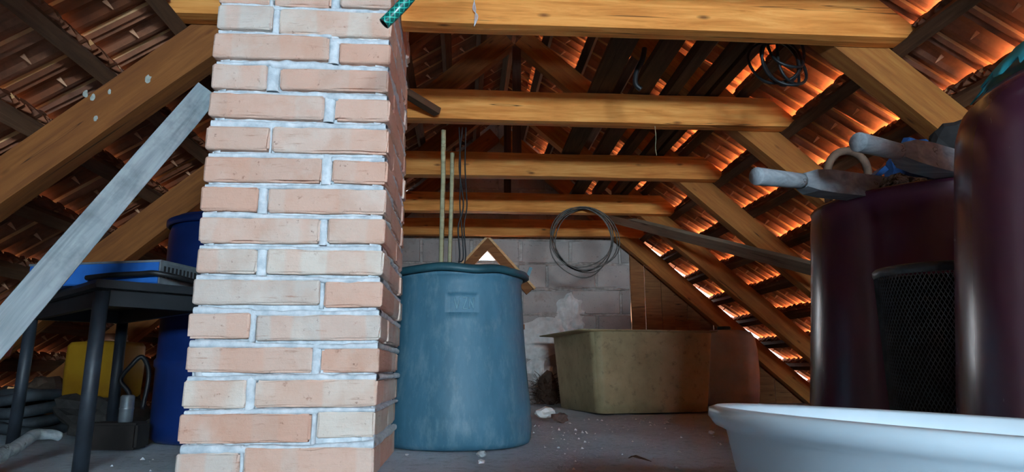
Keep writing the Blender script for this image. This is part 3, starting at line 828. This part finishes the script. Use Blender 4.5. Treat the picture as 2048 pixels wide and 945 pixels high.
# cobweb strands on the lit beam
M_web = plain('cobweb_grey', '#b8bcc0', '#d5d8da', 20, .9)
wbx = empty('cobweb', (0, 1.9, 1.3)); tag(wbx, 'wispy pale cobweb strand on the nearest collar beam', 'cobweb')
for k in range(4):
    tube('strand', spline([(.012 + .004 * k, 1.898, 1.40), (.022 - .003 * k, 1.896, 1.35), (.020 + .003 * k, 1.897, 1.325), (.018, 1.90, 1.292)], 6), .0011, M_web, wbx, 4)

# ------------------------------------------------------------------ green hose over the camera
def hose_mat():
    g = N('green_braided_hose', .3, spec=.6); v = g.mapping((1, 1, 1), 'UV', False)
    wv = []
    for sgn in (1, -1):
        mp = g.n('Mapping'); g.l(g.tc.outputs['UV'], mp.inputs[0]); mp.inputs['Rotation'].default_value = (0, 0, sgn * rad(45)); w = g.n('TexWave'); g.l(mp.outputs[0], w.inputs['Vector']); w.inputs['Scale'].default_value = .28; wv.append(w.outputs['Fac'])
    mx = g.n('Math', operation='MAXIMUM'); g.l(wv[0], mx.inputs[0]); g.l(wv[1], mx.inputs[1])
    g.col(g.mix('#06524c', '#2fae9c', g.ramp(mx.outputs[0], [(.86, 0.0), (.96, 1.0)]))); return g.m
M_hose = hose_mat()
hp = spline([(-.176, 1.30, .962), (-.150, 1.30, .992), (-.122, 1.29, 1.022), (-.075, 1.27, 1.085), (-.03, 1.24, 1.17), (.0, 1.20, 1.28), (.02, 1.16, 1.40), (.03, 1.125, 1.462), (.04, 1.07, 1.44), (.05, 1.04, 1.30), (.05, 1.03, 1.10)], 10)
hs_ = empty('garden_hose', hp[0]); tag(hs_, 'cut end of a green braided garden hose hanging in front of the chimney', 'hose')
def hose(path, ro, ri):
    v, f = tube_data(path, ro, 20, False); me = bpy.data.meshes.new('hose_wall'); n = len(path)
    v2, f2 = tube_data(path, ri, 20, False); b = len(v); v += v2; f += [[b + i for i in q][::-1] for q in f2]
    for k in range(20): k2 = (k + 1) % 20; f.append([k, b + k, b + k2, k2]); e = (n - 1) * 20; f.append([e + k, e + k2, b + e + k2, b + e + k])
    me.from_pydata([tuple(q) for q in v], [], f); me.update(); me.materials.append(M_hose); me.materials.append(M_black)
    uv = me.uv_layers.new(); L = [0]
    for i in range(1, n): L.append(L[-1] + (path[i] - path[i - 1]).length)
    for p in me.polygons:
        p.use_smooth = True
        if p.index >= 20 * (n - 1): p.material_index = 1
        ks = [me.loops[l].vertex_index % 20 for l in p.loop_indices]; wrap = max(ks) - min(ks) > 10
        for l, kk in zip(p.loop_indices, ks):
            i = (me.loops[l].vertex_index % b) // 20; uv.data[l].uv = ((kk + (20 if wrap and kk < 10 else 0)) / 20 * 8 / 1.0, L[i] / (2 * math.pi * ro) * 8)
    o = bpy.data.objects.new('hose_wall', me); COL.objects.link(o); attach(o, hs_)
hose(hp, .0125, .0095)

# ------------------------------------------------------------------ maroon drums on the right
def drum_mat():
    g = N('maroon_plastic', .22, spec=.55); v = g.mapping((1, 1, .4)); a = g.noise(v, 4, 5, .65); b = g.noise(v, 40, 4, .7)
    c = g.ramp(a, [(.3, '#482439'), (.7, '#572c45')]); c = g.mix(c, '#7b6a70', g.ramp(b, [(.76, 0.0), (.80, .35)]))
    g.col(c); g.rough(g.ramp(b, [(.4, .2), (.8, .3)])); return g.m
M_drum = drum_mat()
d1 = empty('maroon_drum', (1.277, 1.71, 0)); tag(d1, 'open maroon drum full of wooden handles, at the right', 'drum', 'maroon drums')
lathe('drum_wall', [(.34, 0), (.362, .01), (.362, .03), (.345, .2), (.325, .42), (.308, .64), (.302, .685), (.304, .692), (.300, .696), (.294, .69), (.30, .6), (.335, .2), (.34, .02)], M_drum, parent=d1, seg=96)
d2 = empty('maroon_drum', (.978, .80, 0)); tag(d2, 'closest maroon drum with a domed top, cut off by the right picture edge', 'drum', 'maroon drums')
lathe('drum_wall', [(.30, 0), (.322, .01), (.322, .03), (.305, .2), (.283, .42), (.268, .56), (.262, .60), (.252, .628), (.232, .648), (.20, .658), (.12, .664), (.0, .666)], M_drum, parent=d2, seg=96)
# torn turquoise sheet on the domed drum
M_tarp = plain('turquoise_sheet', '#2a98a6', '#3bb0bb', 10, .6, .3, .2)
v, f = [], []; na, nr = 46, 12
for j in range(nr + 1):
    for i in range(na + 1):
        a = rad(95) + rad(210) * i / na; edge = .225 + .03 * noise.noise(Vector((i * .55, 1.7, 0))) + .02 * noise.noise(Vector((i * 1.7, 4.7, 0)))
        r = .02 + (edge - .02) * j / nr
        z = .668 + .03 * max(0, noise.noise(Vector((math.cos(a) * r * 9, math.sin(a) * r * 9, 2)))) + .17 * max(0, 1 - r / .24) - (.004 + max(0, r - .205) * .55 if r > .2 else 0)
        v.append(Vector((.978 + r * math.cos(a), .80 + r * math.sin(a), max(z, .664 if r < .2 else .652 - max(0, r - .232) * .8 + .006))))
for j in range(nr):
    for i in range(na): q = j * (na + 1) + i; f.append([q, q + 1, q + na + 2, q + na + 1])
o = mesh_obj('torn_sheet', v, f, M_tarp, smooth=True); o.modifiers.new('thickness', 'SOLIDIFY').thickness = .002
tag(o, 'torn turquoise sheet spread over the closest maroon drum', 'sheet')

# wooden handles resting on the rim of the open drum
def handle(name, a, b, c, r, w, label):
    """round grip from a to b, square shaft from b to c"""
    e = empty(name, a); tag(e, label, 'handle', 'grey wooden handles in the drum'); a, b, c = Vector(a), Vector(b), Vector(c)
    n = 14; P = [a.lerp(b, k / n) for k in range(n + 1)]; rs = [r * (.97 if k == 0 else 1.0 - .12 * (k / n)) for k in range(n + 1)]; P[1] = a.lerp(b, .012)
    tube('grip', P, rs, M_handle, e, 18)
    d = (c - b).normalized(); x = d; y = Vector((0, 0, 1)).cross(x).normalized(); z = x.cross(y)
    v, f = [], []; secs = [(0, r * .80), (.035, w * .5), (.10, w * .56), ((c - b).length, w * .56)]
    for (s, h) in secs:
        for (p, q) in ((-1, -1), (-.4, -1.0), (.4, -1.0), (1, -1), (1, 1), (.4, 1.0), (-.4, 1.0), (-1, 1)): v.append(b + d * s + y * p * h * .95 + z * q * h)
    for i in range(len(secs) - 1):
        for k in range(8): k2 = (k + 1) % 8; f.append([i * 8 + k, i * 8 + k2, (i + 1) * 8 + k2, (i + 1) * 8 + k])
    f.append(list(range(8))[::-1]); f.append([(len(secs) - 1) * 8 + k for k in range(8)])
    attach(mesh_obj('shaft', v, f, M_handle), e); return e
handle('wooden_handle', (.655, 1.42, .682), (.80, 1.495, .695), (1.30, 1.76, .738), .021, .052, 'grey wooden handle whose worn end sticks out lowest and leftmost')
handle('wooden_handle', (.815, 1.28, .718), (.945, 1.345, .722), (1.42, 1.60, .736), .021, .052, 'grey wooden handle with a round pale end face, upper of the two')

# ------------------------------------------------------------------ more in the open drum
M_rust = plain('rusty_pipe', '#4d3a30', '#6d5646', 24, .8, .3, .3)
o = tube('pipe_loop', spline([(1.085, 1.86, .50), (1.075, 1.86, .70), (1.078, 1.86, .83), (1.105, 1.86, .885), (1.145, 1.86, .90), (1.185, 1.86, .885), (1.205, 1.86, .84), (1.20, 1.86, .72), (1.19, 1.86, .50)], 8), .012, M_rust, sides=12); tag(o, 'brown bent pipe loop standing up out of the open drum', 'pipe')
M_blue = plain('bright_blue_plastic', '#1f5fb0', '#2d78c8', 9, .35, .5, .05)
o = beam('blue_lid_strip', (1.03, 1.635, .715), (1.10, 1.635, .772), .04, .014, M_blue, upv=(0, 0, 1)); tag(o, 'small bright blue strip poking out of the open drum', 'strip')
def foil_mat():
    g = N('crumpled_silver_bag', .25, 0); v = g.mapping((1, 1, 1)); n = g.noise(v, 30, 5, .8, 1.5); g.col(g.ramp(n, [(.45, '#14161a'), (.6, '#b9c2c9')])); g.bump(n, .6, .01); return g.m
o = stone('crumpled_bag', (1.115, 1.60, .655), (.13, .10, .10), foil_mat(), 2.0, sub=3); tag(o, 'crumpled black and silver bag inside the open drum', 'bag')
o = stone('blue_cloth', (1.385, 1.90, .70), (.16, .13, .25), plain('deep_blue_cloth', '#12305a', '#1e467a', 12, .9), 5.0, sub=3); tag(o, 'deep blue cloth heaped behind the upper wooden handle', 'cloth')
o = stone('dark_sack', (1.36, 1.66, .762), (.17, .14, .17), plain('charcoal_sack', '#1c1a1a', '#2a2727', 12, .9), 9.0, sub=3); tag(o, 'charcoal sack stuffed in the open drum beside the domed one', 'sack')

# ------------------------------------------------------------------ black mesh basket
M_mesh = plain('black_mesh', '#2b363d', '#46535b', 30, .35, .5, .1)
bk = empty('mesh_bin', (.885, 1.205, 0)); bk.scale = (1, 1, .93); tag(bk, 'tall black wire mesh bin between the two maroon drums', 'bin')
lathe('liner', [(.086, .004), (.092, .45), (.090, .45), (.084, .01)], plain('dark_liner', '#0c0f12', '#14181b', 10, .7), parent=bk, seg=48)
lathe('rim', [(.097, .455), (.100, .462), (.100, .470), (.096, .474), (.091, .470), (.091, .455)], M_mesh, parent=bk, seg=48, cap_bottom=False)
vv, ff = [], []; nA, nZ = 84, 40
for s in (-1, 1):
    for k in range(nA):
        P = []
        for j in range(nZ + 1):
            z = .004 + .452 * j / nZ; a = 2 * math.pi * (k / nA) + s * z * 5.2; r = .090 + .006 * z / .45 + .0015 * s
            P.append(Vector((r * math.cos(a), r * math.sin(a), z)))
        a_, b_ = tube_data(P, .0010, 3, False); n0 = len(vv); vv += a_; ff += [[n0 + i for i in q] for q in b_]
o = mesh_obj('wire_mesh', vv, ff, M_mesh, bk); o['kind'] = 'stuff'

# ------------------------------------------------------------------ white basin
def basin_mat():
    g = N('white_plastic', .3, spec=.5); v = g.mapping((1, 1, 1)); n = g.noise(v, 6, 4); g.col(g.ramp(n, [(.3, '#a9bac4'), (.7, '#bac9d1')])); return g.m
M_white = basin_mat()
bs_ = empty('white_basin', (.452, .535, 0)); tag(bs_, 'white plastic basin in the right foreground, cut by the frame', 'basin')
bs_.rotation_euler = (rad(0), rad(3.2), 0)
lathe('basin_shell', [(.175, .006), (.19, .012), (.198, .03), (.226, .145), (.231, .152), (.239, .186), (.249, .190), (.2545, .197), (.254, .204), (.248, .2065), (.240, .203), (.234, .19), (.222, .15), (.192, .03), (.17, .016), (0, .016)], M_white, parent=bs_, seg=128)

# ------------------------------------------------------------------ left: leaning plank
o = beam('leaning_plank', (-.714, 1.775, 1.0), (-1.004, 1.232, .022), .064, .028, M_grey, upv=(.62, -.75, .2), wob=.004, seed=11); tag(o, 'grey weathered plank leaning against the left side of the chimney', 'plank')
# ------------------------------------------------------------------ table with blue tray
M_tab = plain('blackened_steel', '#0e1115', '#181c20', 12, .55, .4, .15)
M_leg = plain('dark_grey_paint', '#1d2228', '#2c333b', 16, .5, .4, .15)
tbl = empty('work_table', (-1.11, 2.23, 0)); tag(tbl, 'small dark metal table left of the chimney', 'table')
L1, L2 = Vector((-.97, 1.86, 0)), Vector((-1.47, 2.40, 0)); ex = (L2 - L1).normalized(); ey_ = Vector((-ex.y, ex.x, 0)); ey_ = ey_ if ey_.x > 0 else -ey_
L3, L4 = L1 + ey_ * .28, L2 + ey_ * .28
for p in (L1, L2, L3, L4):
    out = (p - (L1 + L4) / 2).normalized() * .012
    tube('leg', [p + out + Vector((0, 0, .0)), p + Vector((0, 0, .46))], .019, M_leg, tbl, 14)
mid = (L1 + L4) / 2
o = beam('table_top', mid - ex * .405 + Vector((0, 0, .478)), mid + ex * .405 + Vector((0, 0, .478)), .335, .022, M_tab, tbl, wob=.001)
for s in (-1, 1):
    beam('apron', mid - ex * .37 + ey_ * .13 * s + Vector((0, 0, .445)), mid + ex * .37 + ey_ * .13 * s + Vector((0, 0, .445)), .02, .045, M_tab, tbl, wob=.001)
    beam('apron', mid + ex * .36 * s - ey_ * .12 + Vector((0, 0, .445)), mid + ex * .36 * s + ey_ * .12 + Vector((0, 0, .445)), .02, .045, M_tab, tbl, wob=.001)
M_tray = plain('blue_enamel', '#1a4f96', '#2a67b3', 7, .4, .5, .05)
tr = empty('blue_tray', (-.852, 1.914, .490), math.atan2(.105, -.404)); tag(tr, 'shallow blue metal tray lying on the dark table', 'tray')
M_steel = plain('dull_steel', '#7b858c', '#a1abb1', 14, .4, .5, .1, .6)
# local x runs along the long front edge to the left, local -y goes back
box('front_panel', (0, -.006, 0), (.42, 0, .062), M_tray, tr); box('back_panel', (0, -.25, 0), (.42, -.244, .062), M_tray, tr)
box('side_panel', (-.004, -.25, 0), (.002, .0, .062), M_steel, tr); box('side_panel', (.418, -.25, 0), (.424, 0, .062), M_tray, tr)
box('tray_bottom', (0, -.25, 0), (.42, 0, .004), M_tray, tr)
for (lo, hi) in [((-.006, -.008, .060), (.426, .003, .066)), ((-.006, -.252, .060), (.426, -.242, .066)), ((-.006, -.242, .060), (.004, -.008, .066)), ((.416, -.242, .060), (.426, -.008, .066))]: box('rim_strip', lo, hi, M_steel, tr)
for k in range(14): box('side_slot', (-.0055, -.235 + .0165 * k, .018), (-.003, -.228 + .0165 * k, .05), M_black, tr)
o = tube('black_belt', spline([(-1.06, 1.945, .508), (-.98, 1.915, .512), (-.90, 1.905, .515), (-.852, 1.895, .516), (-.80, 1.93, .508), (-.775, 2.0, .503), (-.765, 2.06, .502)], 8), .0075, M_black); tag(o, 'black rubber hose lying round the corner of the blue tray', 'hose')
# ------------------------------------------------------------------ tall blue barrel
M_bd = plain('dark_blue_plastic', '#0a2050', '#102c66', 6, .4, .5, .05)
bd = empty('blue_barrel', (-.925, 2.68, 0)); tag(bd, 'tall dark blue plastic barrel behind the chimney', 'barrel')
lathe('barrel_wall', [(.205, 0), (.222, .015), (.225, .06), (.225, .26), (.232, .27), (.232, .29), (.225, .30), (.225, .52), (.232, .53), (.232, .55), (.225, .56), (.224, .76), (.215, .80), (.205, .815), (.205, .83), (.0, .83)], M_bd, parent=bd, seg=64)
lathe('lid_ring', [(.228, .79), (.236, .795), (.236, .812), (.228, .818), (.21, .816)], M_bd, parent=bd, seg=64, cap_bottom=False)
# ------------------------------------------------------------------ yellow canister on a stone block
o = stone('stone_block', (-1.45, 2.90, 0), (.36, .26, .19), plain('grey_stone', '#302f2e', '#45423f', 9, .95, .1, .8), 1.0, sub=3); tag(o, 'low grey stone block under the yellow canister', 'stone')
M_yel = plain('yellow_plastic', '#7d560d', '#96701a', 5, .4, .4, .05)
yc = empty('yellow_canister', (-1.45, 2.87, .150), rad(-14)); tag(yc, 'yellow plastic canister with a clear screw cap', 'canister')
loft('canister_body', [(rrect(-.12, .12, -.075, .075, .03), 0), (rrect(-.128, .128, -.082, .082, .035), .01), (rrect(-.13, .13, -.085, .085, .035), .10), (rrect(-.128, .128, -.083, .083, .035), .20), (rrect(-.12, .12, -.075, .075, .035), .215), (rrect(-.05, .05, -.05, .05, .045), .222)], M_yel, yc, cap1=True)
g = N('clear_cap', .2, spec=.5).col('#b98468')
lathe('cap', [(.046, .218), (.046, .225), (.043, .227), (.043, .245), (.04, .25), (0, .25)], g.m, (.035, 0, 0), parent=yc, seg=28)
o = lathe('grease_can', [(.020, 0), (.0215, .003), (.0215, .04), (.0225, .042), (.0225, .046), (.0215, .048), (.0215, .082), (.017, .088), (.0, .088)], M_steel, (-1.12, 2.385, .085), seg=28); tag(o, 'small shiny metal can left of the blue barrel', 'can')
o = box('dark_block', (-1.22, 2.34, 0), (-1.06, 2.44, .085), plain('tarry_wood', '#1d1a18', '#2b2623', 10, .9), bev=.008); tag(o, 'dark lump of wood under the small metal can', 'block')
# black tubing and pump beside the canister
o = tube('black_tube', spline([(-1.19, 2.50, .10), (-1.17, 2.50, .17), (-1.20, 2.49, .22), (-1.17, 2.49, .27), (-1.14, 2.50, .30), (-1.12, 2.52, .24), (-1.13, 2.52, .12)], 8), .008, M_black); tag(o, 'black tube looped against the yellow canister', 'tube')
# dark hoses heaped near the eaves
M_dk = plain('dark_grey_rubber', '#22272b', '#3a4146', 14, .7, .3, .2)
hb = empty('hose_heap', (-1.76, 2.98, 0)); tag(hb, 'heap of dark grey hose coils at the lower left', 'hose coil')
for k in range(4):
    cx, cy, rr_, zz = -1.77 + R.uniform(-.02, .02), 2.98 + R.uniform(-.03, .03), .13 + R.uniform(-.02, .02), .024 + .040 * k
    P = [Vector((cx + rr_ * math.cos(a) * 1.15, cy + rr_ * math.sin(a), zz + .015 * math.sin(2 * a + k))) for a in [2 * math.pi * i / 40 for i in range(41)]]
    tube('hose_loop', P, .022, M_dk, hb, 10, False)
# rubble of broken tiles near the left eaves
for k in range(7):
    x = -1.66 - .05 * (k % 3); y = 3.18 + .045 * k; o = bpy.data.objects.new('broken_tile', TILE); COL.objects.link(o)
    s = R.uniform(.45, .8); o.scale = (s, s, s); o.location = (x, y, .04 + .035 * (k % 3)); o.rotation_euler = (R.uniform(-.2, .2), R.uniform(-.2, .2), R.uniform(0, 6.28))
    tag(o, 'broken clay roof tile among the rubble under the left eaves', 'tile', 'broken tiles at the left eaves')
o = lathe('red_cup', [(.022, 0), (.034, .062), (.036, .064), (.033, .064), (.021, .004)], plain('dull_red_plastic', '#6d2c25', '#8a3a30', 9, .5), (-1.50, 2.32, .30), seg=24); tag(o, 'small dull red cup left of the yellow canister', 'cup')
o = stone('rubble_pile', (-1.93, 3.32, 0), (.30, .34, .22), plain('brown_rubble', '#3b2f28', '#55463b', 14, .95, .1, 1), 6.0, sub=4); tag(o, 'mound of brown rubble under the left eaves', 'rubble')
# grey twisted branch at the lower left
P = spline([(-1.13, 1.62, .0), (-1.12, 1.70, .035), (-1.11, 1.80, .06), (-1.115, 1.88, .082), (-1.10, 1.92, .09), (-1.08, 1.95, .075)], 6)
o = tube('grey_branch', [p + noise.noise_vector(p * 30) * .006 for p in P], [.020 - .008 * i / len(P) for i in range(len(P))], M_grey, sides=10); tag(o, 'pale weathered branch at the lower left corner', 'branch')

# ------------------------------------------------------------------ crumbs on the floor
M_chip = plain('lime_crumb', '#a9b0b3', '#d3d7d8', 20, .95, .1, .5, tint=(.8, 1.1)); M_bchip = plain('brick_crumb', '#5b4741', '#7c5d52', 18, .95, .1, .5)
for k, (x, y, s, m, lab) in enumerate([(.055, 2.07, .035, M_chip, 'white lime crumb lying right in front of the barrel'), (.47, 3.35, .09, M_bchip, 'brown brick fragment on the floor right of the barrel'), (.92, 2.32, .042, M_chip, 'whitish stone on the floor near the white basin'),
        (.99, 2.72, .026, M_chip, 'tiny pale crumb on the floor behind the whitish stone'), (.05, 1.93, .022, M_chip, 'small pale crumb at the bottom edge below the barrel'), (-.17, 2.13, .012, M_chip, 'tiny white crumb at the foot of the chimney'), (.44, 3.7, .11, M_plaster, 'flat grey plaster lump behind the brick fragment')]):
    o = stone('crumb' if s < .05 else 'fragment', (x, y, 0), (s, s * .8, s * .6), m, k + 1.5); tag(o, lab, 'crumb' if s < .05 else 'fragment')
lf = mesh_obj('dry_leaf', [(-.03, 0, .004), (-.01, .011, .013), (.03, .003, .008), (.055, 0, .003), (-.01, -.010, .012), (.03, -.004, .007)], [[0, 4, 1], [1, 4, 5, 2], [2, 5, 3]], M_old)
lf.location = (.49, 1.96, 0); lf.rotation_euler = (0, 0, rad(-55)); lf.modifiers.new('thickness', 'SOLIDIFY').thickness = .002; tag(lf, 'dark dry leaf on the floor at the bottom edge', 'leaf')
vv, ff = [], []
for k in range(1800):
    x = R.uniform(-1.6, 2.0); y = R.uniform(1.3, 5.0); s = R.choice([.002, .002, .003, .004, .007]) * R.uniform(.7, 1.3); b = len(vv)
    if (-.72 < x < .27 and 1.68 < y < 2.75) or (.55 < x < 1.6 and y > 3.85) or (x > .6 and y < 2.1) or x < -1.0: continue
    z0 = .012 * noise.noise(Vector((x * 1.7, y * 1.7, 0))) - .006
    for q in ((1, 0, 0), (-.5, .9, 0), (-.6, -.8, 0), (R.uniform(-.3, .3), R.uniform(-.3, .3), .9)): vv.append(Vector((x + q[0] * s, y + q[1] * s, z0 + q[2] * s)))
    ff += [[b, b + 1, b + 3], [b + 1, b + 2, b + 3], [b + 2, b, b + 3]]
o = mesh_obj('floor_grit', vv, ff, M_chip); tag(o, 'fine pale grit scattered over the concrete floor', 'grit', kind='stuff')
